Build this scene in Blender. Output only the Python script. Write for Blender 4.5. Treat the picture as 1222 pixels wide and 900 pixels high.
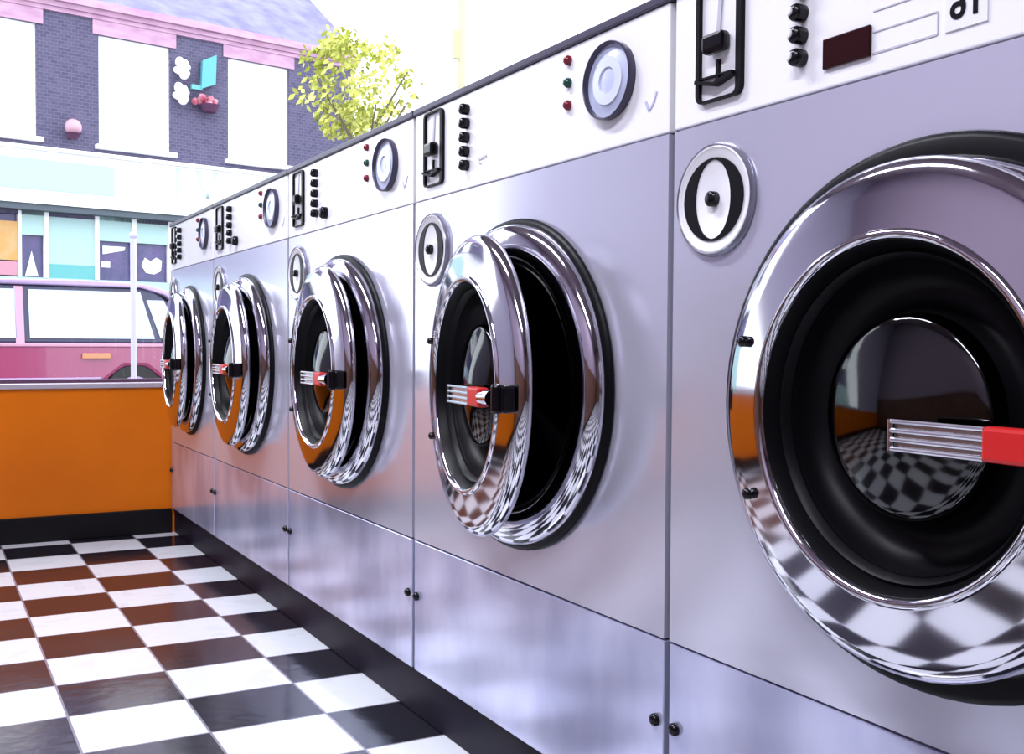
import bpy, bmesh, math, random
from mathutils import Vector, Matrix
random.seed(7)
PI = math.pi
S = bpy.context.scene
for o in list(bpy.data.objects):
    bpy.data.objects.remove(o)
C = S.collection

# ------------------------------------------------------------------ camera, world, light
F_PX = 1290.65
YAW, PITCH, ROLL = 0.50048, -0.03073, 0.00593
cam = bpy.data.objects.new('camera', bpy.data.cameras.new('camera'))
C.objects.link(cam)
cam.data.sensor_fit = 'HORIZONTAL'
cam.data.sensor_width = 36.0
cam.data.lens = F_PX / 1222.0 * 36.0
cam.data.clip_start = 0.02
cam.data.clip_end = 200
fw = Vector((math.sin(YAW) * math.cos(PITCH), math.cos(YAW) * math.cos(PITCH), math.sin(PITCH)))
rt = Vector((math.cos(YAW), -math.sin(YAW), 0))
up = rt.cross(fw)
r2 = rt * math.cos(ROLL) + up * math.sin(ROLL)
u2 = -rt * math.sin(ROLL) + up * math.cos(ROLL)
M4 = Matrix((r2, u2, -fw)).transposed().to_4x4()
M4.translation = Vector((-0.7714, -1.0252, 0.6720))
cam.matrix_world = M4
S.camera = cam

S.view_settings.view_transform = 'Standard'
S.view_settings.look = 'None'
S.view_settings.exposure = 0.0
S.view_settings.gamma = 1.0
S.view_settings.use_curve_mapping = False

W = bpy.data.worlds.new('overcast_sky')
S.world = W
W.use_nodes = True
bg = W.node_tree.nodes['Background']
bg.inputs['Color'].default_value = (0.86, 0.92, 1.0, 1)
bg.inputs['Strength'].default_value = 4.0

LAMP_POWER = 60.0
LAMP_COLOR = (0.86, 0.87, 1.0)


# ------------------------------------------------------------------ materials
def mat(name, col, rough=0.5, metal=0.0, spec=0.5, noise=None, bump=0.0, bscale=60.0, coat=0.0, emit=None):
    m = bpy.data.materials.new(name)
    m.use_nodes = True
    nt = m.node_tree
    b = nt.nodes['Principled BSDF']
    b.inputs['Base Color'].default_value = (*col, 1)
    b.inputs['Roughness'].default_value = rough
    b.inputs['Metallic'].default_value = metal
    b.inputs['Specular IOR Level'].default_value = spec
    b.inputs['Coat Weight'].default_value = coat
    if emit:
        b.inputs['Emission Color'].default_value = (*emit[0], 1)
        b.inputs['Emission Strength'].default_value = emit[1]
    tc = nt.nodes.new('ShaderNodeTexCoord')
    if noise:
        col2, scale, stretch = noise
        mp = nt.nodes.new('ShaderNodeMapping')
        mp.inputs['Scale'].default_value = stretch
        n = nt.nodes.new('ShaderNodeTexNoise')
        n.inputs['Scale'].default_value = scale
        n.inputs['Detail'].default_value = 4
        r = nt.nodes.new('ShaderNodeMix')
        r.data_type = 'RGBA'
        rmp = nt.nodes.new('ShaderNodeMapRange')
        rmp.inputs['From Min'].default_value = 0.35
        rmp.inputs['From Max'].default_value = 0.65
        nt.links.new(tc.outputs['Object'], mp.inputs['Vector'])
        nt.links.new(mp.outputs['Vector'], n.inputs['Vector'])
        nt.links.new(n.outputs['Fac'], rmp.inputs['Value'])
        nt.links.new(rmp.outputs['Result'], r.inputs['Factor'])
        r.inputs['A'].default_value = (*col, 1)
        r.inputs['B'].default_value = (*col2, 1)
        nt.links.new(r.outputs['Result'], b.inputs['Base Color'])
    if bump:
        n2 = nt.nodes.new('ShaderNodeTexNoise')
        n2.inputs['Scale'].default_value = bscale
        bp = nt.nodes.new('ShaderNodeBump')
        bp.inputs['Strength'].default_value = bump
        bp.inputs['Distance'].default_value = 0.01
        nt.links.new(tc.outputs['Object'], n2.inputs['Vector'])
        nt.links.new(n2.outputs['Fac'], bp.inputs['Height'])
        nt.links.new(bp.outputs['Normal'], b.inputs['Normal'])
    return m


def thin_glass(name, tint, ior=1.45, rough=0.0):
    m = bpy.data.materials.new(name)
    m.use_nodes = True
    nt = m.node_tree
    nt.nodes.remove(nt.nodes['Principled BSDF'])
    out = nt.nodes['Material Output']
    tr = nt.nodes.new('ShaderNodeBsdfTransparent')
    tr.inputs['Color'].default_value = (*tint, 1)
    gl = nt.nodes.new('ShaderNodeBsdfGlossy')
    gl.inputs['Roughness'].default_value = rough
    f0 = ((ior - 1) / (ior + 1)) ** 2
    lw = nt.nodes.new('ShaderNodeLayerWeight')
    lw.inputs['Blend'].default_value = 0.5
    pw = nt.nodes.new('ShaderNodeMath')
    pw.operation = 'POWER'
    pw.inputs[1].default_value = 5.0
    nt.links.new(lw.outputs['Facing'], pw.inputs[0])
    fr = nt.nodes.new('ShaderNodeMapRange')
    fr.inputs['To Min'].default_value = f0
    fr.inputs['To Max'].default_value = 1.0
    nt.links.new(pw.outputs[0], fr.inputs['Value'])
    mx = nt.nodes.new('ShaderNodeMixShader')
    nt.links.new(fr.outputs[0], mx.inputs[0])
    nt.links.new(tr.outputs[0], mx.inputs[1])
    nt.links.new(gl.outputs[0], mx.inputs[2])
    nt.links.new(mx.outputs[0], out.inputs['Surface'])
    return m


def brick_mat(name, c1, c2, mortar, scale=1.0):
    m = bpy.data.materials.new(name)
    m.use_nodes = True
    nt = m.node_tree
    b = nt.nodes['Principled BSDF']
    b.inputs['Roughness'].default_value = 0.85
    tc = nt.nodes.new('ShaderNodeTexCoord')
    sp = nt.nodes.new('ShaderNodeSeparateXYZ')
    cb = nt.nodes.new('ShaderNodeCombineXYZ')
    br = nt.nodes.new('ShaderNodeTexBrick')
    br.inputs['Color1'].default_value = (*c1, 1)
    br.inputs['Color2'].default_value = (*c2, 1)
    br.inputs['Mortar'].default_value = (*mortar, 1)
    br.inputs['Scale'].default_value = 4.5 * scale
    br.inputs['Mortar Size'].default_value = 0.02
    nt.links.new(tc.outputs['Object'], sp.inputs[0])
    nt.links.new(sp.outputs['X'], cb.inputs['X'])
    nt.links.new(sp.outputs['Z'], cb.inputs['Y'])
    nt.links.new(cb.outputs[0], br.inputs['Vector'])
    nt.links.new(br.outputs['Color'], b.inputs['Base Color'])
    return m


def floor_mat():
    m = bpy.data.materials.new('checker_tiles')
    m.use_nodes = True
    nt = m.node_tree
    L = nt.links.new
    b = nt.nodes['Principled BSDF']
    tc = nt.nodes.new('ShaderNodeTexCoord')
    sp = nt.nodes.new('ShaderNodeSeparateXYZ')
    L(tc.outputs['Object'], sp.inputs[0])

    def mth(op, a, c=None):
        n = nt.nodes.new('ShaderNodeMath')
        n.operation = op
        for i, v in enumerate((a, c)):
            if v is None:
                continue
            if isinstance(v, (int, float)):
                n.inputs[i].default_value = v
            else:
                L(v, n.inputs[i])
        return n.outputs[0]
    ux = mth('DIVIDE', mth('ADD', sp.outputs['X'], 0.1326), 0.2070)
    uy = mth('DIVIDE', mth('SUBTRACT', sp.outputs['Y'], 1.2321), 0.1970)
    s = mth('ADD', mth('FLOOR', ux), mth('FLOOR', uy))
    odd = mth('MULTIPLY', mth('FRACT', mth('MULTIPLY', s, 0.5)), 2.0)
    gx = mth('ABSOLUTE', mth('SUBTRACT', mth('FRACT', ux), 0.5))
    gy = mth('ABSOLUTE', mth('SUBTRACT', mth('FRACT', uy), 0.5))
    grout = mth('GREATER_THAN', mth('MAXIMUM', gx, gy), 0.490)
    cidx = nt.nodes.new('ShaderNodeCombineXYZ')
    L(mth('FLOOR', ux), cidx.inputs[0])
    L(mth('FLOOR', uy), cidx.inputs[1])
    wn = nt.nodes.new('ShaderNodeTexWhiteNoise')
    L(cidx.outputs[0], wn.inputs['Vector'])
    nz = nt.nodes.new('ShaderNodeTexNoise')
    nz.inputs['Scale'].default_value = 9
    nz.inputs['Detail'].default_value = 5
    L(tc.outputs['Object'], nz.inputs['Vector'])

    def mix(f, A, B):
        n = nt.nodes.new('ShaderNodeMix')
        n.data_type = 'RGBA'
        if isinstance(f, float):
            n.inputs['Factor'].default_value = f
        else:
            L(f, n.inputs['Factor'])
        for k, v in (('A', A), ('B', B)):
            if isinstance(v, tuple):
                n.inputs[k].default_value = (*v, 1)
            else:
                L(v, n.inputs[k])
        return n.outputs['Result']
    scuff = mth('MULTIPLY', mth('GREATER_THAN', nz.outputs['Fac'], 0.6), 0.25)
    white = mix(scuff, mix(mth('MULTIPLY', wn.outputs['Value'], 0.5), (0.83, 0.86, 0.88), (0.74, 0.78, 0.82)), (0.62, 0.62, 0.68))
    black = mix(wn.outputs['Value'], (0.010, 0.010, 0.016), (0.016, 0.014, 0.022))
    colr = mix(odd, white, black)
    colr = mix(grout, colr, (0.26, 0.25, 0.29))
    L(colr, b.inputs['Base Color'])
    rr = mth('ADD', mth('MULTIPLY', nz.outputs['Fac'], 0.10), 0.10)
    L(rr, b.inputs['Roughness'])
    b.inputs['IOR'].default_value = 1.58
    n2 = nt.nodes.new('ShaderNodeTexNoise')
    n2.inputs['Scale'].default_value = 25
    L(tc.outputs['Object'], n2.inputs['Vector'])
    bp = nt.nodes.new('ShaderNodeBump')
    bp.inputs['Strength'].default_value = 0.06
    bp.inputs['Distance'].default_value = 0.01
    L(n2.outputs['Fac'], bp.inputs['Height'])
    L(bp.outputs['Normal'], b.inputs['Normal'])
    return m


M = {}
M['floor'] = floor_mat()
M['enamel'] = mat('pale_enamel', (0.93, 0.93, 0.95), 0.18, 0.0, 0.8)
M['panel'] = mat('satin_steel_panel', (0.70, 0.70, 0.81), 0.17, 0.5, 0.9, noise=((0.67, 0.67, 0.80), 3.0, (1, 1.0, 0.25)))
M['kick'] = mat('brushed_steel', (0.76, 0.78, 1.0), 0.20, 0.55, 0.5, noise=((0.52, 0.54, 0.74), 4.0, (1, 1.6, 0.9)))
M['casing'] = mat('dark_casing', (0.035, 0.032, 0.06), 0.45)
M['edge'] = mat('dark_edge_trim', (0.045, 0.04, 0.075), 0.35)
M['chrome'] = mat('polished_chrome', (0.62, 0.61, 0.66), 0.075, 1.0)
M['rubber'] = mat('black_rubber', (0.003, 0.003, 0.004), 0.4, 0, 0.12)
M['black'] = mat('black_plastic', (0.004, 0.003, 0.005), 0.22, 0, 0.35)
M['ink'] = mat('black_paint', (0.004, 0.003, 0.005), 0.4, 0, 0.15)
M['white'] = mat('white_plastic', (0.88, 0.88, 0.90), 0.3)
M['red'] = mat('red_plastic', (0.62, 0.02, 0.02), 0.3)
M['lampred'] = mat('dark_red_lens', (0.20, 0.015, 0.03), 0.15)
M['lampgreen'] = mat('dark_green_lens', (0.012, 0.07, 0.05), 0.15)
M['display'] = mat('dark_red_display', (0.022, 0.0015, 0.003), 0.3, 0, 0.15)
M['dial'] = mat('pale_blue_dial', (0.55, 0.60, 0.78), 0.25)
M['dial2'] = mat('light_dial_ring', (0.80, 0.86, 0.93), 0.2, 0.2)
M['greyline'] = mat('grey_print', (0.52, 0.52, 0.58), 0.5)
M['lilac'] = mat('lilac_print', (0.52, 0.52, 0.74), 0.5)
M['drum'] = mat('dark_drum', (0.02, 0.02, 0.028), 0.35, 0.6)
M['doorglass'] = thin_glass('smoked_door_glass', (0.06, 0.06, 0.09), 1.75, 0.07)
M['plinth'] = mat('dark_plinth', (0.007, 0.006, 0.017), 0.5, 0, 0.12, noise=((0.017, 0.013, 0.026), 8, (1, 1, 1)))
M['orange'] = mat('orange_paint', (0.72, 0.165, 0.002), 0.32, 0, 0.25, noise=((0.64, 0.14, 0.002), 2.5, (1, 1, 1)))
M['blackbase'] = mat('black_baseboard', (0.004, 0.003, 0.004), 0.6, 0, 0.2)
M['sill'] = mat('grey_sill_metal', (0.60, 0.54, 0.60), 0.35, 0.5)
M['darkseal'] = mat('window_seal', (0.10, 0.04, 0.08), 0.5)
M['ceil'] = mat('ceiling_paint', (0.34, 0.27, 0.31), 0.8)
M['walldark'] = mat('wood_panel_wall', (0.16, 0.075, 0.045), 0.5, noise=((0.09, 0.035, 0.025), 3, (6, 6, 0.5)))
M['wallpale'] = mat('pale_wall_paint', (0.52, 0.50, 0.62), 0.8)
M['wallmid'] = mat('mauve_wall_paint', (0.30, 0.24, 0.31), 0.8)
M['pane'] = thin_glass('clear_window_glass', (0.985, 0.99, 1.0), 1.3)
M['tube'] = mat('fluorescent_tube', (1, 1, 1), 0.4, emit=((0.9, 0.93, 1.0), 5.0))
M['asphalt'] = mat('asphalt', (0.24, 0.24, 0.26), 0.9, noise=((0.30, 0.30, 0.32), 20, (1, 1, 1)))
M['paving'] = mat('paving', (0.50, 0.48, 0.48), 0.9, noise=((0.44, 0.42, 0.43), 6, (1, 1, 1)))
M['brick'] = brick_mat('slate_blue_brick', (0.085, 0.075, 0.15), (0.13, 0.11, 0.20), (0.19, 0.17, 0.26))
M['pinkpaint'] = mat('pink_cornice_paint', (0.56, 0.30, 0.46), 0.7, noise=((0.72, 0.44, 0.60), 3, (1, 1, 3)))
M['slate'] = mat('roof_slate', (0.19, 0.175, 0.31), 0.75, noise=((0.32, 0.30, 0.47), 2.5, (1, 1, 1)))
M['extwhite'] = mat('exterior_white_paint', (0.86, 0.86, 0.85), 0.7)
M['sillgrey'] = mat('stone_sill', (0.62, 0.60, 0.66), 0.7)
M['blind'] = mat('white_window_blind', (0.88, 0.88, 0.84), 0.8)
M['mint'] = mat('mint_paint', (0.42, 0.80, 0.74), 0.6, noise=((0.50, 0.84, 0.80), 3, (1, 1, 1)))
M['mintpale'] = mat('pale_mint_paint', (0.55, 0.80, 0.78), 0.6)
M['letterpale'] = mat('faded_mint_letters', (0.66, 0.84, 0.80), 0.6)
M['teal'] = mat('teal_paint', (0.16, 0.56, 0.56), 0.6)
M['shopglass'] = mat('dark_shop_glass', (0.07, 0.065, 0.19), 0.25, 0.0, 0.5, noise=((0.12, 0.08, 0.26), 5, (1, 1, 1)))
M['poster'] = mat('orange_poster', (0.85, 0.42, 0.12), 0.6, noise=((0.75, 0.50, 0.22), 6, (1, 1, 1)))
M['posterpink'] = mat('pink_board', (0.75, 0.34, 0.44), 0.6)
M['fasciashade'] = mat('fascia_gap_shade', (0.10, 0.13, 0.16), 0.6)
M['carred'] = mat('red_car_paint', (0.40, 0.055, 0.16), 0.25, 0.0, 0.5, coat=0.6)
M['carroof'] = mat('car_roof_rail', (0.55, 0.40, 0.66), 0.25, 0.4)
M['carpink'] = mat('car_pink_trim', (0.75, 0.38, 0.52), 0.3)
M['carglass'] = mat('car_window_glass', (0.34, 0.40, 0.52), 0.05, 1.0)
M['carblack'] = mat('car_black_trim', (0.03, 0.03, 0.07), 0.4)
M['tyre'] = mat('tyre', (0.02, 0.02, 0.02), 0.8)
M['amber'] = mat('amber_lens', (0.75, 0.33, 0.16), 0.3)
M['leaf'] = mat('yellow_green_leaves', (0.27, 0.30, 0.015), 0.6, noise=((0.72, 0.72, 0.20), 2.2, (1, 1, 1)))  # darker tone in the mix paints the crown's shadow blobs
M['bark'] = mat('bark', (0.12, 0.10, 0.06), 0.9)
M['cream'] = mat('cream_pole_paint', (0.46, 0.39, 0.26), 0.6)
M['greenpale'] = mat('pale_green_banner', (0.42, 0.46, 0.22), 0.6)
M['palestrip'] = mat('pale_strip', (0.66, 0.62, 0.82), 0.4)
M['globe'] = mat('pink_globe', (0.74, 0.42, 0.52), 0.25)
M['basketred'] = mat('red_flowers', (0.50, 0.05, 0.12), 0.7, noise=((0.80, 0.36, 0.44), 7, (1, 1, 1)))
M['basketdark'] = mat('dark_basket', (0.07, 0.02, 0.06), 0.8)
M['signblue'] = mat('pale_teal_sign', (0.12, 0.50, 0.58), 0.4)


# outdoor colours scaled down to balance the bright sky
for k in ('brick', 'pinkpaint', 'slate', 'sillgrey', 'mint', 'mintpale', 'teal', 'letterpale', 'shopglass', 'poster', 'posterpink', 'fasciashade', 'carred',
          'carroof', 'carpink', 'amber', 'palestrip', 'globe', 'basketred', 'signblue', 'asphalt', 'paving'):
    for nd in M[k].node_tree.nodes:
        for ip in nd.inputs:
            if ip.type == 'RGBA' and ip.name in ('Base Color', 'A', 'B', 'Color1', 'Color2', 'Mortar'):
                c = ip.default_value
                ip.default_value = (c[0] * 0.66, c[1] * 0.66, c[2] * 0.66, 1)


# ------------------------------------------------------------------ mesh helpers
def box(bm, x0, x1, y0, y1, z0, z1):
    vs = [bm.verts.new(p) for p in ((x0, y0, z0), (x1, y0, z0), (x1, y1, z0), (x0, y1, z0),
                                    (x0, y0, z1), (x1, y0, z1), (x1, y1, z1), (x0, y1, z1))]
    for f in ((3, 2, 1, 0), (4, 5, 6, 7), (0, 1, 5, 4), (1, 2, 6, 5), (2, 3, 7, 6), (3, 0, 4, 7)):
        bm.faces.new([vs[i] for i in f])


def lathe(bm, prof, cy=0, cz=0, ky=1.0, n=72, x0=0.0):
    """profile of (radius, outward distance) turned about the -X axis"""
    rings = []
    for r, d in prof:
        if r < 1e-6:
            rings.append([bm.verts.new((x0 - d, cy, cz))])
        else:
            rings.append([bm.verts.new((x0 - d, cy + r * ky * math.cos(2 * PI * i / n), cz + r * math.sin(2 * PI * i / n))) for i in range(n)])
    for a, b in zip(rings, rings[1:]):
        for i in range(n):
            j = (i + 1) % n
            if len(a) == 1 and len(b) == 1:
                continue
            if len(a) == 1:
                bm.faces.new((a[0], b[i], b[j]))
            elif len(b) == 1:
                bm.faces.new((a[i], a[j], b[0]))
            else:
                bm.faces.new((a[i], a[j], b[j], b[i]))


def tube(bm, p0, p1, r0, r1=None, n=12):
    r1 = r0 if r1 is None else r1
    p0, p1 = Vector(p0), Vector(p1)
    d = (p1 - p0).normalized()
    a = d.orthogonal().normalized()
    b = d.cross(a)
    A = [bm.verts.new(p0 + (a * math.cos(2 * PI * i / n) + b * math.sin(2 * PI * i / n)) * r0) for i in range(n)]
    B = [bm.verts.new(p1 + (a * math.cos(2 * PI * i / n) + b * math.sin(2 * PI * i / n)) * r1) for i in range(n)]
    for i in range(n):
        j = (i + 1) % n
        bm.faces.new((A[i], A[j], B[j], B[i]))
    bm.faces.new(A[::-1])
    bm.faces.new(B)


def prism(bm, pts, axis, a, b):
    """extrude a closed 2-D outline along an axis ('x' : pts=(y,z); 'y' : pts=(x,z))"""
    def P(p, t):
        return (t, p[0], p[1]) if axis == 'x' else (p[0], t, p[1])
    A = [bm.verts.new(P(p, a)) for p in pts]
    B = [bm.verts.new(P(p, b)) for p in pts]
    n = len(pts)
    for i in range(n):
        j = (i + 1) % n
        bm.faces.new((A[i], A[j], B[j], B[i]))
    bm.faces.new(A[::-1])
    bm.faces.new(B)


def obj(name, fn, m, parent=None, smooth=False, bevel=0.0, loc=None):
    bm = bmesh.new()
    fn(bm)
    bmesh.ops.recalc_face_normals(bm, faces=bm.faces)
    me = bpy.data.meshes.new(name)
    if smooth:
        for f in bm.faces:
            f.smooth = True
        for e in bm.edges:
            if len(e.link_faces) == 2 and e.calc_face_angle() > 0.9:
                e.smooth = False
    bm.to_mesh(me)
    bm.free()
    me.materials.append(M[m])
    o = bpy.data.objects.new(name, me)
    C.objects.link(o)
    if parent:
        o.parent = parent
    if loc:
        o.location = loc
    if bevel:
        md = o.modifiers.new('bevel', 'BEVEL')
        md.width = bevel
        md.segments = 2
        md.limit_method = 'ANGLE'
    return o


def tag(o, label, cat, group=None):
    o['label'] = label
    o['category'] = cat
    if group:
        o['group'] = group
    return o


def thing(name, label, cat, loc=(0, 0, 0), group=None):
    o = bpy.data.objects.new(name, None)
    o.empty_display_size = 0.1
    C.objects.link(o)
    o.location = loc
    return tag(o, label, cat, group)


def struct(name, fn, m, **k):
    o = obj(name, fn, m, **k)
    o['kind'] = 'structure'
    return o


# ------------------------------------------------------------------ the room
YW = 2.887          # inner face of the street wall
XL, XR = -2.3, 2.3
YB = -3.4
ZC = 2.55
WIN_L = -1.37       # left jamb of the shop window
SILL = 0.512

struct('floor', lambda b: box(b, XL, XR, YB, YW + 0.2, -0.12, 0.0), 'floor')
struct('ceiling', lambda b: box(b, XL, XR, YB, YW + 0.2, ZC, ZC + 0.1), 'ceil')
struct('wall_left', lambda b: box(b, XL - 0.12, XL, YB, YW + 0.2, -0.12, ZC + 0.1), 'wallmid')
struct('trim_wainscot', lambda b: (box(b, XL, XL + 0.02, YB, YW, 0.086, 0.90), box(b, XL, XL + 0.035, YB, YW, 0.90, 0.93)), 'walldark')
struct('wall_right', lambda b: box(b, XR, XR + 0.12, YB, YW + 0.2, -0.12, ZC + 0.1), 'wallpale')
struct('wall_back', lambda b: box(b, XL - 0.12, XR + 0.12, YB - 0.12, YB, -0.12, ZC + 0.1), 'walldark')


def street_wall(b):
    box(b, XL, XR, YW, YW + 0.2, 0.0, SILL)


struct('wall_front', street_wall, 'orange', bevel=0.002)


def front_upper(b):
    box(b, XL, WIN_L, YW, YW + 0.2, SILL, ZC)
    box(b, WIN_L, XR, YW, YW + 0.2, 2.42, ZC)


struct('wall_front_upper', front_upper, 'wallpale')
struct('baseboard_front', lambda b: box(b, XL, 0.0, YW - 0.012, YW, 0.0, 0.086), 'blackbase', bevel=0.003)
struct('baseboard_left', lambda b: box(b, XL, XL + 0.012, YB, YW - 0.012, 0.0, 0.086), 'blackbase', bevel=0.003)


win = bpy.data.objects.new('window_1', None)
C.objects.link(win)
win.location = (0, YW, SILL)
win['kind'] = 'structure'


def win_frame(b):
    z1 = 2.42 - SILL
    box(b, WIN_L, WIN_L + 0.04, 0.02, 0.08, 0.025, z1)
    box(b, XR - 0.04, XR, 0.02, 0.08, 0.025, z1)
    box(b, WIN_L, XR, 0.02, 0.08, z1 - 0.04, z1)


obj('window_frame', win_frame, 'sill', win)
obj('window_sill', lambda b: (box(b, WIN_L, XR, -0.010, 0.16, 0.0, 0.018)), 'sill', win, bevel=0.003)
obj('window_seal', lambda b: box(b, WIN_L + 0.04, XR - 0.04, 0.035, 0.06, 0.018, 0.030), 'darkseal', win)
obj('window_pane', lambda b: box(b, WIN_L + 0.04, XR - 0.04, 0.044, 0.050, 0.030, 2.42 - SILL - 0.04), 'pane', win)


# fluorescent battens, out of frame, added to brighten the interior (the chrome mirrors them)
def added_ceiling_light(x, y, label):
    t = thing('added_ceiling_light', label, 'ceiling light', (x, y, ZC), 'added fluorescent ceiling lights')
    obj('housing', lambda b: box(b, -0.06, 0.06, -0.75, 0.75, -0.05, 0.0), 'white', t, bevel=0.005)
    obj('tube', lambda b: tube(b, (0, -0.72, -0.075), (0, 0.72, -0.075), 0.019, n=16), 'tube', t, smooth=True)
    ld = bpy.data.lights.new('tube_light', 'AREA')
    ld.shape = 'RECTANGLE'
    ld.size = 0.10
    ld.size_y = 1.45
    ld.energy = LAMP_POWER
    ld.color = LAMP_COLOR
    lo = bpy.data.objects.new('tube_light', ld)
    C.objects.link(lo)
    lo.location = (0, 0, -0.10)
    lo.parent = t


added_ceiling_light(-0.9, 1.2, 'added unseen fluorescent ceiling light nearer the shop window')
added_ceiling_light(-1.5, -0.9, 'added unseen fluorescent ceiling light above the camera end of the aisle')


# plinth under the machines
tag(obj('plinth', lambda b: box(b, 0.010, 0.74, -0.80, YW - 0.001, 0.0, 0.086), 'plinth', bevel=0.003),
    'long dark plinth the row of washing machines stands on', 'plinth')


# ------------------------------------------------------------------ washing machine
MW = 0.75
ZB, ZK, ZCN, ZT = 0.0875, 0.3214, 0.9199, 1.0838
DC_Y, DC_Z = 0.375, 0.612
KY = 1.09
GAP = 0.0055


def holed_panel(b, y0, y1, z0, z1, cy, cz, ry, rz, x0, x1, n=96):
    """rectangular plate with an elliptic hole"""
    rings = []
    for x in (x0, x1):
        inner, outer = [], []
        for i in range(n):
            a = 2 * PI * i / n
            c, s = math.cos(a), math.sin(a)
            inner.append(b.verts.new((x, cy + ry * c, cz + rz * s)))
            ts = []
            if c > 1e-9: ts.append((y1 - cy) / c)
            if c < -1e-9: ts.append((y0 - cy) / c)
            if s > 1e-9: ts.append((z1 - cz) / s)
            if s < -1e-9: ts.append((z0 - cz) / s)
            t = min(ts)
            outer.append([x, cy + t * c, cz + t * s])
        for (py, pz) in ((y0, z0), (y0, z1), (y1, z0), (y1, z1)):      # snap the nearest ray to each corner
            k = min(range(n), key=lambda q: (outer[q][1] - py) ** 2 + (outer[q][2] - pz) ** 2)
            outer[k] = [x, py, pz]
        rings.append((inner, [b.verts.new(p) for p in outer]))
    (i0, o0), (i1, o1) = rings
    for k in range(n):
        j = (k + 1) % n
        b.faces.new((i0[k], i0[j], o0[j], o0[k]))
        b.faces.new((i1[k], o1[k], o1[j], i1[j]))
        b.faces.new((o0[k], o0[j], o1[j], o1[k]))
        b.faces.new((i0[k], i1[k], i1[j], i0[j]))


def rounded(y0, y1, z0, z1, r, n=5):
    pts = []
    for cy, cz, a0 in ((y1 - r, z1 - r, 0), (y0 + r, z1 - r, PI / 2), (y0 + r, z0 + r, PI), (y1 - r, z0 + r, 1.5 * PI)):
        for i in range(n + 1):
            a = a0 + PI / 2 * i / n
            pts.append((cy + r * math.cos(a), cz + r * math.sin(a)))
    return pts


def frame_outline(b, outer, inner, x0, x1):
    vs = [[b.verts.new((x, p[0], p[1])) for p in pts] for pts in (outer, inner) for x in (x0, x1)]
    o0, o1, i0, i1 = vs
    n = len(outer)
    for k in range(n):
        j = (k + 1) % n
        b.faces.new((o0[k], o0[j], o1[j], o1[k]))
        b.faces.new((i0[k], i1[k], i1[j], i0[j]))
        b.faces.new((o1[k], o1[j], i1[j], i1[k]))
        b.faces.new((o0[k], i0[k], i0[j], o0[j]))


def line_strip(b, p0, p1, w, x0, x1):
    a = Vector((p0[0], p0[1]))
    c = Vector((p1[0], p1[1]))
    d = (c - a).normalized()
    n = Vector((-d.y, d.x)) * w / 2
    prism(b, [tuple(a - n), tuple(c - n), tuple(c + n), tuple(a + n)], 'x', x0, x1)


def crescent(b, cy, cz, side, ry_o, rz_o, ry_i, rz_i, x0, x1, n=20):
    outer, inner = [], []
    for i in range(n + 1):
        a = -PI / 2 + PI * i / n
        outer.append((cy + side * ry_o * math.cos(a), cz + rz_o * math.sin(a)))
        inner.append((cy + side * ry_i * math.cos(a), cz + rz_i * math.sin(a)))
    A = [b.verts.new((x1, *p)) for p in outer]
    B = [b.verts.new((x1, *p)) for p in inner]
    A0 = [b.verts.new((x0, *p)) for p in outer]
    B0 = [b.verts.new((x0, *p)) for p in inner]
    for i in range(n):
        b.faces.new((A[i], A[i + 1], B[i + 1], B[i]))
        b.faces.new((A0[i], B0[i], B0[i + 1], A0[i + 1]))
        b.faces.new((A[i], A0[i], A0[i + 1], A[i + 1]))
        b.faces.new((B[i], B[i + 1], B0[i + 1], B0[i]))


DOOR_RZ = 0.216


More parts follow.
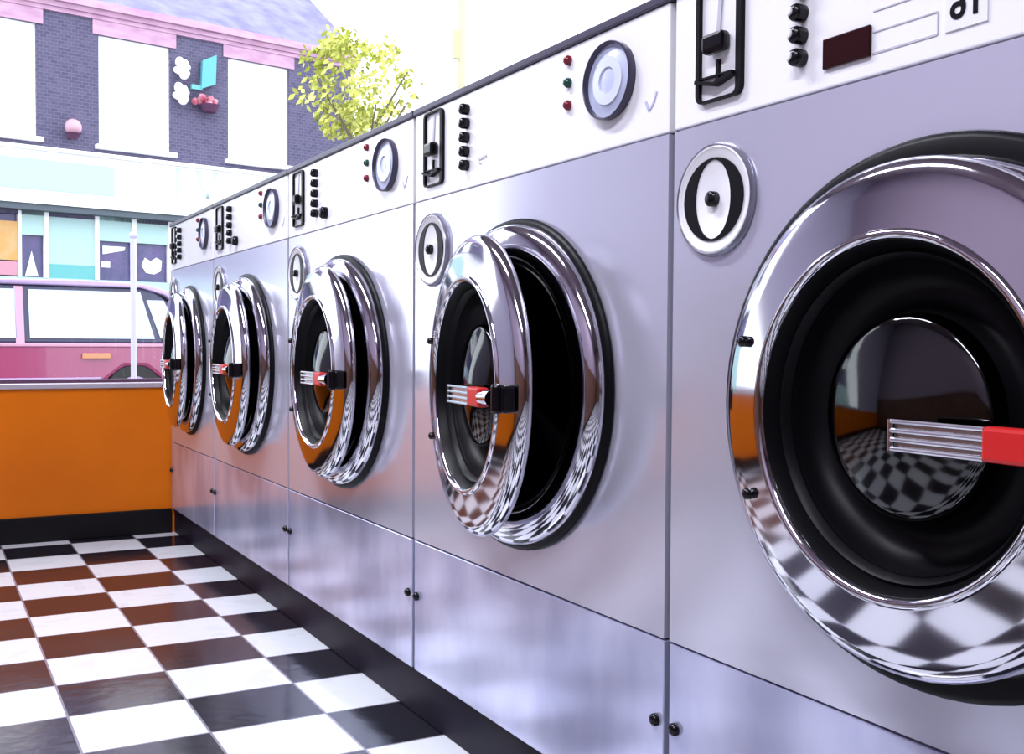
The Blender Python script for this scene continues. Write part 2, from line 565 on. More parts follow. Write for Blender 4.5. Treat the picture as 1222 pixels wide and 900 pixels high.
def washing_machine(label, yn, extra=None, door_angle=2.0, squeeze=1.0, DOOR_KY=0.96, HY=0.568, FR=0.2345):
    HINGE = (-0.036, HY, DC_Z)
    t = thing('washing_machine', label, 'washing machine', (0, yn, 0.0862), 'front loading washing machines in the row')
    z = -0.0862
    root_z = z

    def part(name, fn, m, parent=t, **k):
        o = obj(name, fn, m, parent, **k)
        if parent is t:
            o.location.z = root_z
        return o

    def casing(b):
        d = 0.68
        box(b, 0.012, d, GAP, 0.012, ZB, ZT - 0.012)
        box(b, 0.012, d, MW - 0.012, MW - GAP, ZB, ZT - 0.012)
        box(b, d - 0.012, d, 0.012, MW - 0.012, ZB, ZT - 0.012)
        box(b, 0.012, d - 0.012, 0.012, MW - 0.012, ZB, ZB + 0.01)
        box(b, 0.012, d - 0.012, 0.012, MW - 0.012, ZT - 0.024, ZT - 0.012)
    part('casing', casing, 'casing')
    part('top_cover', lambda b: box(b, -0.004, 0.685, 0.0015, MW - 0.0015, ZT - 0.0115, ZT), 'edge', bevel=0.002)
    part('control_panel', lambda b: box(b, 0.0, 0.012, GAP, MW - GAP, ZCN + 0.0012, ZT - 0.012), 'enamel', bevel=0.0015)
    part('front_panel', lambda b: holed_panel(b, GAP, MW - GAP, ZK + 0.0015, ZCN - 0.0012, DC_Y, DC_Z, 0.20, 0.185, 0.0, 0.012), 'panel')
    kp = part('kick_panel', lambda b: box(b, 0.0, 0.012, GAP, MW - GAP, ZB, ZK - 0.0015), 'kick', bevel=0.0015)
    for sy in (0.019, MW - 0.019):
        obj('screw', lambda b: lathe(b, [(0.0075, 0), (0.0075, 0.005), (0.004, 0.008), (0, 0.008)], sy, 0.222, n=16), 'black', kp, smooth=True)

    # ---- door opening
    part('gasket_dark_ring', lambda b: lathe(b, [(0.2, -0.001), (0.240, 0.0), (0.243, 0.004), (0.2415, 0.008), (0.236, 0.011), (0.215, 0.011)], DC_Y, DC_Z, KY), 'rubber', smooth=True)  # black ring, wide on nearest machine to stand in for dark flange reflection
    part('door_flange', lambda b: lathe(b, [(FR - 0.0015, 0.0), (FR, 0.010), (FR - 0.001, 0.018), (FR - 0.005, 0.025), (0.213 + (FR - 0.2225) * 0.6, 0.030), (0.204, 0.0335), (0.195, 0.033),
                                            (0.188, 0.030), (0.185, 0.025), (0.184, 0.015), (0.183, 0.0), (0.183, -0.03)], DC_Y, DC_Z, KY), 'chrome', smooth=True)
    part('tub_seal', lambda b: lathe(b, [(0.1835, 0.020), (0.179, 0.024), (0.174, 0.018), (0.170, -0.01), (0.176, -0.05), (0.182, -0.055)], DC_Y, DC_Z, KY), 'rubber', smooth=True)

    def drum(b):
        lathe(b, [(0.182, -0.05), (0.23, -0.07), (0.235, -0.12), (0.235, -0.42), (0.22, -0.44), (0.05, -0.45), (0, -0.44)], DC_Y, DC_Z, KY)
        for k in range(3):                                     # lifting ribs
            a = 2 * PI * k / 3 + 0.5
            cy, cz = DC_Y + 0.22 * KY * math.cos(a), DC_Z + 0.22 * math.sin(a)
            tube(b, (0.12, cy, cz), (0.41, cy, cz), 0.025, 0.02, n=10)
    part('drum', drum, 'drum', smooth=True)

    # ---- the door, ajar on its far side hinge
    hz = HINGE[2] + root_z
    door = obj('door', lambda b: lathe(b, [(0.200, -0.003), (0.212, -0.002), (0.216, 0.002), (0.2165, 0.007), (0.2145, 0.012), (0.2095, 0.0172), (0.202, 0.0195),
                                           (0.188, 0.0216), (0.172, 0.0240), (0.157, 0.0262), (0.1555, 0.0290), (0.1525, 0.0302), (0.149, 0.0285), (0.147, 0.024), (0.146, 0.014)],
                                       -DOOR_RZ * DOOR_KY, 0, DOOR_KY), 'chrome', t, smooth=True)
    door.location = (HINGE[0], HINGE[1], hz)
    door.rotation_euler = (0, 0, math.radians(-door_angle))
    cy = -DOOR_RZ * DOOR_KY
    obj('door_seal', lambda b: lathe(b, [(0.147, 0.024), (0.144, 0.019), (0.141, 0.010), (0.138, 0.012), (0.135, 0.009), (0.131, 0.000), (0.145, -0.004), (0.200, -0.003)], cy, 0, DOOR_KY), 'rubber', door, smooth=True)
    obj('door_well', lambda b: lathe(b, [(0.132, 0.004), (0.129, -0.010), (0.122, -0.022), (0.112, -0.028), (0.100, -0.028), (0.092, -0.022), (0.088, -0.011)], cy, 0, DOOR_KY), 'rubber', door, smooth=True)
    obj('door_glass', lambda b: lathe(b, [(0.0885, -0.012), (0.087, 0.0015), (0.084, 0.0045), (0.078, 0.0065), (0.070, 0.0087), (0.060, 0.0112), (0.050, 0.0136), (0.040, 0.0158), (0.030, 0.0177), (0.020, 0.0192), (0.010, 0.0202), (0, 0.0205)], cy, 0, DOOR_KY), 'doorglass', door, smooth=True)
    obj('glass_backing', lambda b: lathe(b, [(0.089, -0.027), (0.089, -0.036), (0, -0.036)], cy, 0, DOOR_KY), 'rubber', door, smooth=True)
    # handle: pivot block on the near rim, red collar, ribbed chrome grip reaching to the middle of the glass
    hy = cy - 0.193 * DOOR_KY
    hzz = -0.010

    def hub(b):
        box(b, -0.040, -0.020, hy - 0.014, hy + 0.012, hzz - 0.018, hzz + 0.018)
        tube(b, (-0.042, hy - 0.002, hzz - 0.019), (-0.042, hy - 0.002, hzz + 0.019), 0.008, n=14)
    h1 = obj('handle_pivot', hub, 'black', door, bevel=0.004)
    h1['label'] = 'black pivot block of the handle'

    def neck(b):
        tube(b, (-0.044, hy + 0.010, hzz), (-0.048, hy + 0.036, hzz), 0.011, 0.010, n=12)
    obj('handle_neck', neck, 'chrome', door, smooth=True)
    h2 = obj('handle_collar', lambda b: box(b, -0.056, -0.040, hy + 0.032, hy + 0.078, hzz - 0.0128, hzz + 0.0128), 'red', door, bevel=0.003)
    h2['label'] = 'red collar of the handle'

    def grip(b):
        y0, y1 = hy + 0.076, hy + 0.165
        for k in range(4):
            zz = hzz - 0.0108 + 0.0072 * k
            tube(b, (-0.054, y0, zz), (-0.054, y1, zz), 0.0020, n=10)
        tube(b, (-0.054, y1, hzz - 0.0125), (-0.054, y1, hzz + 0.0125), 0.0022, n=10)
        box(b, -0.0515, -0.045, y0, y1 - 0.002, hzz - 0.0118, hzz + 0.0118)
    g = obj('handle_grip', grip, 'chromegrip', door)
    g['label'] = 'ribbed chrome grip of the handle'

    # hinge on the far side, two cap screws through the ring
    def hinge(b):
        tube(b, (HINGE[0] + 0.020, HINGE[1] + 0.012, HINGE[2] - 0.045), (HINGE[0] + 0.020, HINGE[1] + 0.012, HINGE[2] + 0.045), 0.006, n=14)
        box(b, -0.020, 0.0, HINGE[1] + 0.004, HINGE[1] + 0.016, HINGE[2] - 0.040, HINGE[2] + 0.040)
    part('hinge', hinge, 'chrome', smooth=True)
    for a in (2 * PI * 0.055, -2 * PI * 0.075):
        sy = cy + 0.188 * DOOR_KY * math.cos(a)
        sz = 0.188 * math.sin(a)
        obj('hinge_screw', lambda b: lathe(b, [(0.0055, 0.020), (0.0055, 0.0275), (0.003, 0.0295), (0, 0.0295)], sy, sz, n=16), 'black', door, smooth=True)

    # ---- round detergent lid below the control panel
    ly, lz, lr = 0.667, 0.832, 0.060
    kyl = 1.04
    lid = part('detergent_lid', lambda b: lathe(b, [(lr, 0.0), (lr + 0.002, 0.003), (lr, 0.006), (lr - 0.003, 0.0068), (lr - 0.005, 0.005), (0, 0.005)], ly, lz, kyl), 'white', smooth=True)
    rim = obj('lid_rim', lambda b: lathe(b, [(lr - 0.001, 0.001), (lr + 0.0025, 0.001), (lr + 0.003, 0.003), (lr, 0.0078), (lr - 0.0012, 0.006)], ly, lz, kyl), 'edgering', lid, smooth=True)
    for s in (1, -1):
        obj('lid_grip', lambda b: crescent(b, ly, lz, s, lr * 0.84, lr * 0.76, lr * 0.50, lr * 0.72, -0.004, -0.0065), 'ink', lid)
    obj('lid_lock', lambda b: lathe(b, [(0.0085, 0.004), (0.0085, 0.012), (0.006, 0.014), (0, 0.014)], ly - 0.002, lz, kyl, n=20), 'black', lid, smooth=True)

    # ---- coin slide
    y0, y1, z0, z1 = 0.624, 0.700, 0.940, 1.066
    cs = part('coin_slide', lambda b: frame_outline(b, rounded(y0, y1, z0, z1, 0.010), rounded(y0 + 0.0085, y1 - 0.006, z0 + 0.0025, z1 - 0.003, 0.006), 0.0, -0.006), 'ink')
    obj('slide_plate', lambda b: prism(b, rounded(y0 + 0.008, y1 - 0.005, z0 + 0.002, z1 - 0.002, 0.005), 'x', 0.0, -0.001), 'white', cs)
    obj('slide_knob', lambda b: box(b, -0.016, -0.001, 0.645, 0.680, 0.990, 1.012), 'black', cs, bevel=0.005)
    obj('slide_slot', lambda b: line_strip(b, (0.665, 1.015), (0.661, 1.058), 0.006, -0.0008, -0.003), 'greyline', cs)

    def tray(b):
        line_strip(b, (0.664, 0.984), (0.6645, 0.960), 0.005, -0.0008, -0.0045)
        line_strip(b, (0.697, 0.965), (0.665, 0.957), 0.004, -0.0008, -0.010)
        line_strip(b, (0.665, 0.957), (0.634, 0.964), 0.004, -0.0008, -0.010)
        line_strip(b, (0.697, 0.968), (0.640, 0.967), 0.002, -0.0008, -0.005)
    obj('coin_tray', tray, 'ink', cs)

    # ---- row of programme buttons
    for zz in (1.046, 1.0235, 1.001, 0.979, 0.957):
        bt = part('button', lambda b: lathe(b, [(0.0088, 0.0), (0.0088, 0.010), (0.0075, 0.013), (0.004, 0.015), (0, 0.015)], 0.5385, zz, n=20), 'black', smooth=True)
        obj('button_glint', lambda b: lathe(b, [(0.0046, 0.0145), (0.0036, 0.0165), (0, 0.0168)], 0.5415, zz + 0.001, n=12), 'white', bt, smooth=True)  # white dot paints the highlight on the button end

    # ---- three indicator lamps and the timer dial
    for zz, mm in ((1.054, 'lampred'), (1.024, 'lampgreen'), (0.994, 'lampred')):
        part('indicator_lamp', lambda b: lathe(b, [(0.0068, 0.0), (0.0068, 0.004), (0.004, 0.008), (0, 0.009)], 0.229, zz, n=18), mm, smooth=True)
    td = part('timer_dial', lambda b: lathe(b, [(0.046, 0.0), (0.046, 0.004), (0.036, 0.0045), (0.034, 0.006), (0.0, 0.007)], 0.126, 1.005, 1.08, n=48), 'dial', smooth=True)
    obj('dial_rim', lambda b: lathe(b, [(0.0485, 0.0), (0.049, 0.010), (0.048, 0.0115), (0.0465, 0.010), (0.0455, 0.003)], 0.126, 1.005, 1.08, n=48), 'edge', td, smooth=True)
    obj('dial_ring', lambda b: lathe(b, [(0.030, 0.006), (0.030, 0.0080), (0.017, 0.0085), (0.017, 0.006)], 0.126, 1.005, 1.08, n=48), 'dial2', td, smooth=True)

    # small printed mark under the dial
    def mark(b):
        line_strip(b, (0.052, 0.965), (0.045, 0.953), 0.004, -0.0002, -0.001)
        line_strip(b, (0.045, 0.953), (0.036, 0.961), 0.003, -0.0002, -0.001)
        line_strip(b, (0.036, 0.961), (0.030, 0.973), 0.003, -0.0002, -0.001)
    part('printed_mark', mark, 'lilac')

    if extra == 'display':
        d = part('display', lambda b: box(b, -0.004, -0.0002, 0.448, 0.507, 0.9385, 0.9675), 'display', bevel=0.001)
        d['label'] = 'dark red rectangular display'
        pl = part('number_plate', lambda b: box(b, -0.0016, -0.0002, 0.324, 0.366, 0.9395, 0.9760), 'white')
        cu = bpy.data.curves.new('number', 'FONT')
        cu.body = '16'
        cu.size = 0.0345
        cu.align_x = 'CENTER'
        cu.align_y = 'CENTER'
        cu.extrude = 0.0003
        cu.offset = 0.0006
        to = bpy.data.objects.new('number', cu)
        C.objects.link(to)
        dg = bpy.context.evaluated_depsgraph_get()
        me = bpy.data.meshes.new_from_object(to.evaluated_get(dg))
        bpy.data.objects.remove(to)
        # the photograph is mirrored: the numerals stand in mirror writing on the plate
        R = Matrix(((0, 0, -1, -0.0020), (1, 0, 0, 0.3440), (0, 1, 0, 0.9590), (0, 0, 0, 1)))
        me.transform(R)
        me.materials.clear()
        me.materials.append(M['ink'])
        no = bpy.data.objects.new('number', me)
        C.objects.link(no)
        no.parent = pl

        def rules(b):
            line_strip(b, (0.447, 0.9405), (0.375, 0.9405), 0.0018, -0.0002, -0.0008)
            line_strip(b, (0.447, 0.9600), (0.375, 0.9600), 0.0012, -0.0002, -0.0008)
            line_strip(b, (0.447, 0.9790), (0.330, 0.9790), 0.0012, -0.0002, -0.0008)
            line_strip(b, (0.3745, 0.9405), (0.3745, 0.9600), 0.0012, -0.0002, -0.0008)
        part('printed_rules', rules, 'greyline')
    if extra == 'button':
        part('start_button', lambda b: lathe(b, [(0.013, 0.0), (0.013, 0.010), (0.010, 0.014), (0, 0.015)], 0.475, 0.952, n=24), 'black', smooth=True)
    if extra == 'mark':
        def mk(b):
            line_strip(b, (0.497, 0.9605), (0.470, 0.9625), 0.004, -0.0002, -0.001)
            line_strip(b, (0.497, 0.9560), (0.488, 0.9530), 0.003, -0.0002, -0.001)
        part('printed_symbol', mk, 'greyline')
    t.scale = (1, squeeze, 1)
    return t


M['chromegrip'] = mat('grip_chrome', (0.70, 0.70, 0.74), 0.2, 1.0)
M['edgering'] = mat('grey_rim', (0.30, 0.30, 0.36), 0.25, 0.6)

washing_machine('nearest washing machine, the one with number plate and dark red display, cut by the frame', -0.75, 'display', 2.5, 1.0, 1.045, 0.588, 0.2225)
washing_machine('second nearest washing machine, whole, with a blue-white round dial and open chrome door', 0.0, 'mark', 8.0)
washing_machine('middle washing machine, third from either end of the row', 0.75, 'button')
washing_machine('fourth washing machine, between the middle one and the one against the orange wall', 1.5, 'button')
washing_machine('farthest washing machine, end of the row, touching the orange window wall', 2.25, 'mark', squeeze=(YW - 2.25 - 0.002) / 0.75)


# ------------------------------------------------------------------ outside
ZS = -0.15     # street level
struct('ground', lambda b: box(b, -14, 22, YW + 0.3, 40, ZS - 0.1, ZS), 'asphalt')
struct('ground_pavement', lambda b: (box(b, -12, 14, YW + 0.2, YW + 3.0, ZS, ZS + 0.10)), 'paving')

A0 = Vector((1.614, 18.195, 0))
ANG = math.atan2(0.19594614, 0.98061466)


def local_root(name, label, cat, origin, ang):
    t = thing(name, label, cat, origin)
    t.rotation_euler = (0, 0, ang)
    return t


bld = local_root('shop_building', 'slate-blue brick building across the street with white blinded windows over a mint shopfront', 'building', (A0.x, A0.y, ZS), ANG)
dz = -ZS


def holes_wall(b, s0, s1, z0, z1, y0, y1, holes):
    xs = sorted({s0, s1, *[h[0] for h in holes], *[h[1] for h in holes]})
    zs = sorted({z0, z1, *[h[2] for h in holes], *[h[3] for h in holes]})
    for a, c in zip(xs, xs[1:]):
        for e, f in zip(zs, zs[1:]):
            mx, mz = (a + c) / 2, (e + f) / 2
            if any(h[0] < mx < h[1] and h[2] < mz < h[3] for h in holes):
                continue
            box(b, a, c, y0, y1, e, f)


S0, S1 = -7.0, 5.2
wins = [(-4.35, -3.08, 3.97 + dz, 5.78 + dz), (-2.00, -0.72, 3.95 + dz, 5.78 + dz), (0.27, 1.50, 3.95 + dz, 5.78 + dz), (2.58, 3.80, 3.97 + dz, 5.80 + dz)]
obj('wall', lambda b: holes_wall(b, S0, S1, 2.70 + dz, 6.02 + dz, 0, 0.3, wins), 'brick', bld)
obj('side_wall', lambda b: (box(b, S1 - 0.3, S1, 0.3, 7, 0, 6.02 + dz), box(b, S0, S0 + 0.3, 0.3, 7, 0, 6.02 + dz), box(b, S0, S1, 7, 7.3, 0, 6.02 + dz)), 'brick', bld)


def roof(b):
    pts = [(S0 - 0.1, -0.12), (S1 + 0.1, -0.12), (S1 + 0.1, 3.6), (S0 - 0.1, 3.6)]
    zz = [6.29 + dz, 6.29 + dz, 9.2 + dz, 9.2 + dz]
    A = [b.verts.new((p[0], p[1], z)) for p, z in zip(pts, zz)]
    B = [b.verts.new((S1 + 0.1, 7.3, 6.29 + dz)), b.verts.new((S0 - 0.1, 7.3, 6.29 + dz))]
    b.faces.new(A)
    b.faces.new((A[3], A[2], B[0], B[1]))
    b.faces.new((A[1], B[0], A[2]))
    b.faces.new((A[0], A[3], B[1]))
    b.faces.new((A[0], B[1], B[0], A[1]))


obj('roof', roof, 'slate', bld)


def cornice(b):
    box(b, S0 - 0.1, S1 + 0.1, -0.16, 0.3, 6.17 + dz, 6.29 + dz)
    box(b, S0 - 0.05, S1 + 0.05, -0.09, 0.3, 6.09 + dz, 6.17 + dz)
    box(b, S0, S1, -0.05, 0.3, 6.02 + dz, 6.09 + dz)


obj('cornice', cornice, 'pinkpaint', bld)
for h in wins:
    obj('lintel', lambda b: box(b, h[0] - 0.10, h[1] + 0.10, -0.03, 0.0, h[3], 6.02 + dz), 'pinkpaint', bld)
    wf = obj('window', lambda b: (box(b, h[0], h[0] + 0.07, 0.06, 0.14, h[2], h[3]), box(b, h[1] - 0.07, h[1], 0.06, 0.14, h[2], h[3]),
                                  box(b, h[0] + 0.07, h[1] - 0.07, 0.06, 0.14, h[3] - 0.07, h[3]), box(b, h[0] + 0.07, h[1] - 0.07, 0.06, 0.14, h[2], h[2] + 0.08)), 'extwhite', bld)
    obj('blind', lambda b: box(b, h[0] + 0.07, h[1] - 0.07, 0.10, 0.12, h[2] + 0.08, h[3] - 0.07), 'blind', wf)
    obj('sill', lambda b: box(b, h[0] - 0.07, h[1] + 0.07, -0.14, 0.06, h[2] - 0.07, h[2]), 'extwhite', bld)


def fascia(b):
    box(b, S0, 3.4, -0.28, 0.0, 2.86 + dz, 3.70 + dz)
    box(b, S0, 3.5, -0.36, 0.0, 3.70 + dz, 3.76 + dz)


fs = obj('fascia', fascia, 'extwhite', bld)
obj('sign_board', lambda b: box(b, -4.2, 0.42, -0.30, -0.28, 3.08 + dz, 3.56 + dz), 'mintpale', fs)


def sign_letters(b):
    zz0, zz1 = 3.20 + dz, 3.66 + dz
    box(b, 1.48, 1.56, -0.30, -0.28, zz0, zz1)
    for k in (-1, 1):
        prism(b, [(2.05 - 0.04, zz0), (2.05 + 0.04, zz0), (2.05 + 0.04 + k * 0.17, zz1), (2.05 - 0.04 + k * 0.17, zz1)], 'y', -0.30, -0.28)


obj('sign_letter', sign_letters, 'letterpale', fs)
obj('fascia_shadow_strip', lambda b: box(b, S0, 3.4, -0.24, 0.0, 2.76 + dz, 2.86 + dz), 'fasciashade', fs)  # dark strip: the shadow gap under the fascia put into colour

# shop front
obj('stall_riser', lambda b: box(b, S0, S1, 0.0, 0.3, 0, 1.70 + dz), 'mintpale', bld)
sf = obj('shopfront', lambda b: [box(b, a, c, -0.02, 0.12, 1.70 + dz, 2.76 + dz) for a, c in ((-0.62, -0.55), (0.19, 0.26), (0.81, 0.89), (1.45, 1.52), (-1.02, -0.97), (3.3, 3.5), (-3.0, -2.9))], 'extwhite', bld)
obj('blind', lambda b: box(b, -0.55, 0.19, 0.02, 0.06, 1.92 + dz, 2.76 + dz), 'mintpale', bld)
obj('panel', lambda b: box(b, -0.55, 0.19, 0.0, 0.06, 1.70 + dz, 1.93 + dz), 'teal', bld)
obj('transom', lambda b: (box(b, 0.26, 1.45, 0.0, 0.06, 2.36 + dz, 2.76 + dz), box(b, -0.97, -0.62, 0.0, 0.06, 2.38 + dz, 2.76 + dz)), 'mintpale', bld)
obj('shop_window', lambda b: (box(b, 0.26, 1.45, 0.07, 0.10, 1.70 + dz, 2.36 + dz), box(b, -0.97, -0.62, 0.07, 0.10, 1.70 + dz, 2.38 + dz),
                              box(b, 1.52, 3.3, 0.07, 0.10, 1.70 + dz, 2.76 + dz), box(b, -2.9, -1.02, 0.07, 0.10, 1.70 + dz, 2.76 + dz), box(b, S0, -3.0, 0.07, 0.10, 1.70 + dz, 2.76 + dz)), 'shopglass', bld)
obj('backing', lambda b: box(b, S0, S1, 0.13, 0.3, 1.70 + dz, 2.70 + dz), 'shopglass', bld)
obj('poster', lambda b: box(b, -1.50, -1.02, 0.0, 0.02, 1.96 + dz, 2.58 + dz), 'poster', bld)
obj('board', lambda b: box(b, -1.60, -1.02, 0.0, 0.02, 1.72 + dz, 1.94 + dz), 'posterpink', bld)


def decal(b):
    pts = [(1.00, 1.98), (1.06, 2.12), (1.16, 2.06), (1.26, 2.13), (1.36, 2.08), (1.34, 1.90), (1.22, 1.84), (1.08, 1.86)]
    prism(b, [(p[0], p[1] + dz) for p in pts], 'y', 0.05, 0.069)
    prism(b, [(-0.90, 1.72 + dz), (-0.70, 1.72 + dz), (-0.80, 2.12 + dz)], 'y', 0.05, 0.069)
    prism(b, [(0.34, 2.14 + dz), (0.52, 2.18 + dz), (0.70, 2.22 + dz), (0.72, 2.28 + dz), (0.34, 2.28 + dz)], 'y', 0.05, 0.069)
    box(b, 0.32, 0.46, 0.05, 0.069, 1.92 + dz, 2.02 + dz)


obj('window_display', decal, 'extwhite', bld)

# things fixed on the facade
U = Vector((0.98061466, 0.19594614, 0))
N = Vector((-0.19594614, 0.98061466, 0))


def fpos(s, n, z):
    p = A0 + U * s + N * n
    return (p.x, p.y, z)


gl = local_root('globe_lamp', 'pink round lamp on the brick pier left of the middle blinded window', 'lamp', fpos(-0.22, 0, 4.02), ANG)


def sphere(b, c, r, sx=1, sy=1, sz=1, n=16):
    m = Matrix.Translation(c) @ Matrix.Diagonal((r * sx, r * sy, r * sz, 1))
    bmesh.ops.create_uvsphere(b, u_segments=n, v_segments=n // 2 + 2, radius=1, matrix=m)


obj('globe', lambda b: sphere(b, (0, -0.22, 0.13), 0.135), 'globe', gl, smooth=True)
obj('bracket', lambda b: (tube(b, (0, 0.01, -0.02), (0, -0.22, -0.04), 0.02), tube(b, (0, -0.22, -0.06), (0, -0.22, 0.03), 0.06, 0.13)), 'basketdark', gl)

ps = local_root('projecting_sign', 'small pale teal sign hung on the brick pier right of the middle blinded window', 'sign', fpos(2.16, 0, 5.15), ANG)
obj('sign_panel', lambda b: prism(b, [(-0.15, -0.02), (0.12, 0.10), (0.14, 0.62), (-0.12, 0.48)], 'y', -0.14, -0.06), 'signblue', ps)
obj('sign_bracket', lambda b: (tube(b, (0.0, 0.01, 0.50), (0.0, -0.10, 0.50), 0.02), box(b, -0.32, -0.12, -0.12, -0.07, -0.04, 0.04)), 'teal', ps)

fb = local_root('flower_basket', 'red basket of flowers on the brick pier below the pale teal sign', 'flower basket', fpos(2.10, 0, 4.86), ANG)


def blobs(b, n, rx, ry, rz, r, c):
    rnd = random.Random(3)
    for k in range(n):
        p = Vector((rnd.uniform(-1, 1) * rx, rnd.uniform(-1, 1) * ry, rnd.uniform(-1, 1) * rz)) + Vector(c)
        sphere(b, p, r * rnd.uniform(0.7, 1.1), n=8)


obj('flowers', lambda b: blobs(b, 26, 0.19, 0.07, 0.06, 0.06, (-0.02, -0.16, 0.06)), 'basketred', fb, smooth=True)
obj('basket', lambda b: (tube(b, (0.05, -0.16, -0.13), (0.05, -0.16, 0.0), 0.11, 0.18), tube(b, (0.05, 0.01, 0.02), (0.05, -0.16, 0.02), 0.015)), 'basketdark', fb)
for s_, z_, lab in ((1.68, 5.42, 'upper of two round white ornaments on the brick pier beside the middle blinded window'), (1.66, 4.98, 'lower of two round white ornaments on the brick pier beside the middle blinded window')):
    tag(obj('wall_ornament', lambda b: blobs(b, 18, 0.09, 0.07, 0.12, 0.08, (0, -0.15, 0)), 'extwhite', None, smooth=True, loc=fpos(s_, 0, z_)), lab, 'ornament', 'round white wall ornaments')


# ---- red car parked across the street, rear end to the right
CA = math.atan2(0.08715574, 0.9961947)
car = local_root('car', 'red car parked in the street outside the window, seen from the side', 'car', (0.686, 10.72, ZS), CA)


def carbody(b):
    lower = [(-3.05, 0.30), (-2.95, 0.62), (-2.2, 0.78), (-1.95, 0.80), (1.10, 0.80), (1.20, 0.66), (1.22, 0.32), (1.05, 0.22), (0.85, 0.22), (0.80, 0.42), (0.62, 0.56), (0.40, 0.56), (0.22, 0.42), (0.18, 0.20),
             (-1.75, 0.20), (-1.80, 0.42), (-1.98, 0.56), (-2.20, 0.56), (-2.38, 0.42), (-2.42, 0.22), (-2.9, 0.24)]
    prism(b, lower, 'y', 0.0, 1.62)


obj('body', carbody, 'carred', car, bevel=0.04)


def cabin(b, off=0.0):
    low = [(-1.98, 0.79), (1.10, 0.79)]
    topo = [(0.72, 1.40), (-1.25, 1.40)]
    A = [b.verts.new(p) for p in ((low[0][0], 0.03, low[0][1]), (low[1][0], 0.03, low[1][1]), (0.98, 0.10, 1.16), (topo[0][0], 0.16, topo[0][1]), (topo[1][0], 0.16, topo[1][1]))]
    B = [b.verts.new((v.co.x, 1.62 - v.co.y, v.co.z)) for v in A]
    n = len(A)
    for i in range(n):
        j = (i + 1) % n
        b.faces.new((A[i], A[j], B[j], B[i]))
    b.faces.new(A[::-1])
    b.faces.new(B)


obj('cabin', cabin, 'carblack', car, bevel=0.03)
obj('roof', lambda b: prism(b, [(-1.30, 1.385), (0.60, 1.385), (0.86, 1.31), (1.00, 1.16), (1.04, 1.17), (0.90, 1.36), (0.64, 1.43), (0.0, 1.45), (-1.2, 1.43)], 'y', 0.12, 1.50), 'carroof', car, bevel=0.015)


def side_glass(b, x0, x1, x0t, x1t, z0, z1, side=0):
    y0, y1 = 0.03 + 0.13 * (z0 - 0.79) / 0.61 - 0.012, 0.03 + 0.13 * (z1 - 0.79) / 0.61 - 0.012
    f = (lambda y: y) if side == 0 else (lambda y: 1.62 - y)
    A = [b.verts.new(p) for p in ((x0, f(y0), z0), (x1, f(y0), z0), (x1t, f(y1), z1), (x0t, f(y1), z1))]
    B = [b.verts.new((v.co.x, v.co.y + (0.008 if side == 0 else -0.008), v.co.z)) for v in A]
    for i in range(4):
        j = (i + 1) % 4
        b.faces.new((A[i], A[j], B[j], B[i]))
    b.faces.new(A[::-1])
    b.faces.new(B)


for sd in (0, 1):
    obj('side_window', lambda b: side_glass(b, -0.50, 0.72, -0.50, 0.60, 0.85, 1.34, sd), 'carglass', car)
    obj('side_window', lambda b: side_glass(b, 0.78, 1.00, 0.66, 0.84, 0.86, 1.26, sd), 'carglass', car)
    obj('side_window', lambda b: side_glass(b, -1.75, -0.62, -1.25, -0.62, 0.85, 1.34, sd), 'carglass', car)
obj('pillar', lambda b: side_glass(b, -0.63, -0.55, -0.63, -0.55, 0.80, 1.37), 'carpink', car)
obj('belt_trim', lambda b: box(b, -2.2, 1.14, -0.012, 0.02, 0.765, 0.80), 'carpink', car, bevel=0.008)
obj('side_moulding', lambda b: box(b, -1.72, 0.16, -0.02, 0.01, 0.40, 0.455), 'carroof', car, bevel=0.008)
obj('door_handle', lambda b: box(b, -0.02, 0.26, -0.035, 0.0, 0.64, 0.70), 'amber', car, bevel=0.012)
obj('tail_light', lambda b: box(b, 0.96, 1.235, -0.012, 0.25, 0.60, 0.78), 'red', car, bevel=0.02)
for wx in (-2.09, 0.51):
    for wy in (0.02, 1.40):
        w = obj('wheel', lambda b: tube(b, (wx, wy, 0.29), (wx, wy + 0.2, 0.29), 0.29, n=32), 'tyre', car, bevel=0.02)
        obj('hubcap', lambda b: tube(b, (wx, wy - 0.01, 0.29), (wx, wy + 0.21, 0.29), 0.17, n=24), 'carroof', w)


# ---- slim pale pole in front of the car
sp = thing('strip', 'slim pale upright pole standing in front of the red car', 'strip', (0.785, 8.38, ZS))
obj('shaft', lambda b: tube(b, (0, 0, 0), (0, 0, 1.70), 0.024, n=14), 'palestrip', sp, smooth=True)  # slim pale cylinder drawn as a narrow band across the car
obj('cap', lambda b: sphere(b, (0, 0, 1.70), 0.034), 'palestrip', sp, smooth=True)

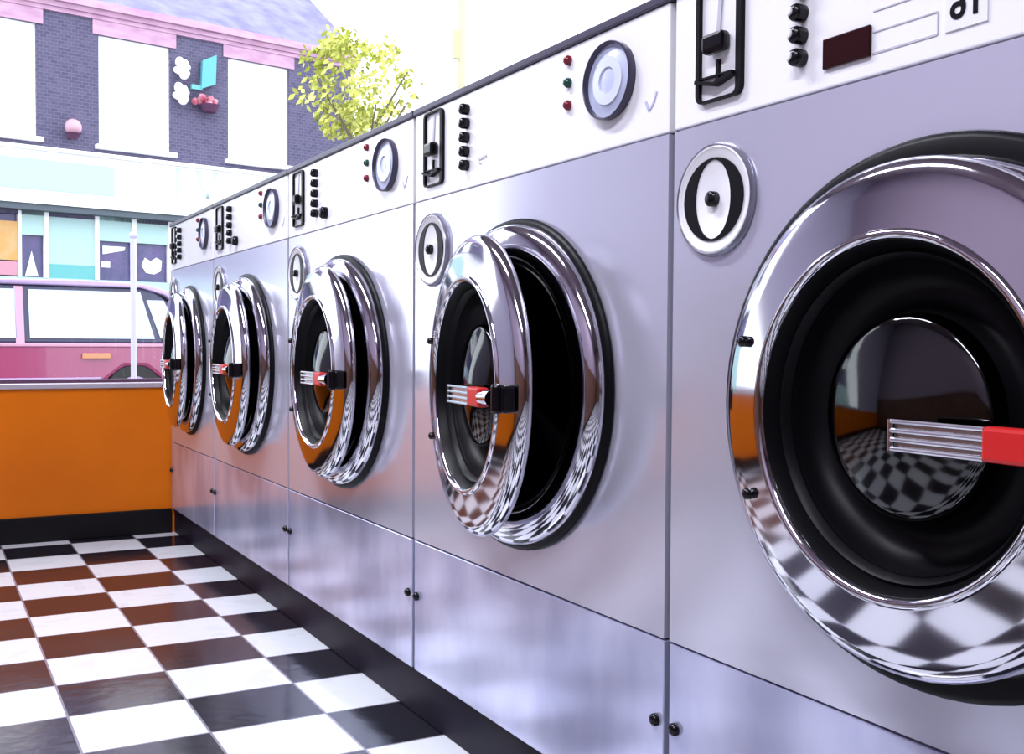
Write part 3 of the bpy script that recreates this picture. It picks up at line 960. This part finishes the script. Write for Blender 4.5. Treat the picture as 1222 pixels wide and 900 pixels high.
# ---- cream lamp post with a pale green banner
lp = thing('lamp_post', 'cream lamp post rising behind the washing machines right of the tree', 'lamp post', (5.39, 11.7, ZS))
obj('shaft', lambda b: tube(b, (0.03, 0, 0), (0.03, 0, 6.2), 0.055, 0.045, n=16), 'cream', lp, smooth=True)
obj('banner', lambda b: box(b, -0.10, 0.06, -0.02, 0.02, 4.35 + dz, 4.72 + dz), 'greenpale', lp, bevel=0.01)
obj('lantern', lambda b: (tube(b, (0.03, 0, 6.2), (0.03, 0, 6.5), 0.10, 0.16), tube(b, (0.03, 0, 6.5), (0.03, 0, 6.62), 0.17, 0.03)), 'cream', lp)


# ---- young street tree
tr = thing('tree', 'small yellow-green tree across the street, above the far machines', 'tree', (3.55, 10.45, ZS))


def trunk(b):
    tube(b, (0, 0, 0), (0.03, 0, 2.6), 0.07, 0.05)
    rnd = random.Random(5)
    for k in range(9):
        a = rnd.uniform(0, 2 * PI)
        tube(b, (0.03, 0, 2.2 + 0.1 * k), (0.03 + 0.5 * math.cos(a), 0.5 * math.sin(a), 2.9 + 0.12 * k), 0.025, 0.008, n=6)


obj('trunk', trunk, 'bark', tr)


def leaves(b):
    rnd = random.Random(11)
    cl = []
    for k in range(46):
        while True:
            p = Vector((rnd.uniform(-1, 1), rnd.uniform(-1, 1), rnd.uniform(-1, 1)))
            if p.length < 1:
                break
        zz = 3.48 + p.z * 0.66
        wx = 0.66 * (1.0 if p.z < 0.2 else 0.85)
        cl.append((Vector((p.x * wx - 0.02, p.y * 0.6, zz + dz)), rnd.uniform(0.10, 0.20)))
    for c, r in cl:
        for k in range(36):
            d = Vector((rnd.gauss(0, 1), rnd.gauss(0, 1), rnd.gauss(0, 1))).normalized() * r * rnd.uniform(0.4, 1.05)
            p = c + d
            a = Vector((rnd.gauss(0, 1), rnd.gauss(0, 1), rnd.gauss(0, 1))).normalized()
            t2 = a.orthogonal().normalized()
            n2 = a.cross(t2)
            l, w = rnd.uniform(0.035, 0.06), rnd.uniform(0.018, 0.03)
            q = [p - t2 * l, p + n2 * w, p + t2 * l, p - n2 * w]
            b.faces.new([b.verts.new(v) for v in q])


obj('foliage', leaves, 'leaf', tr)
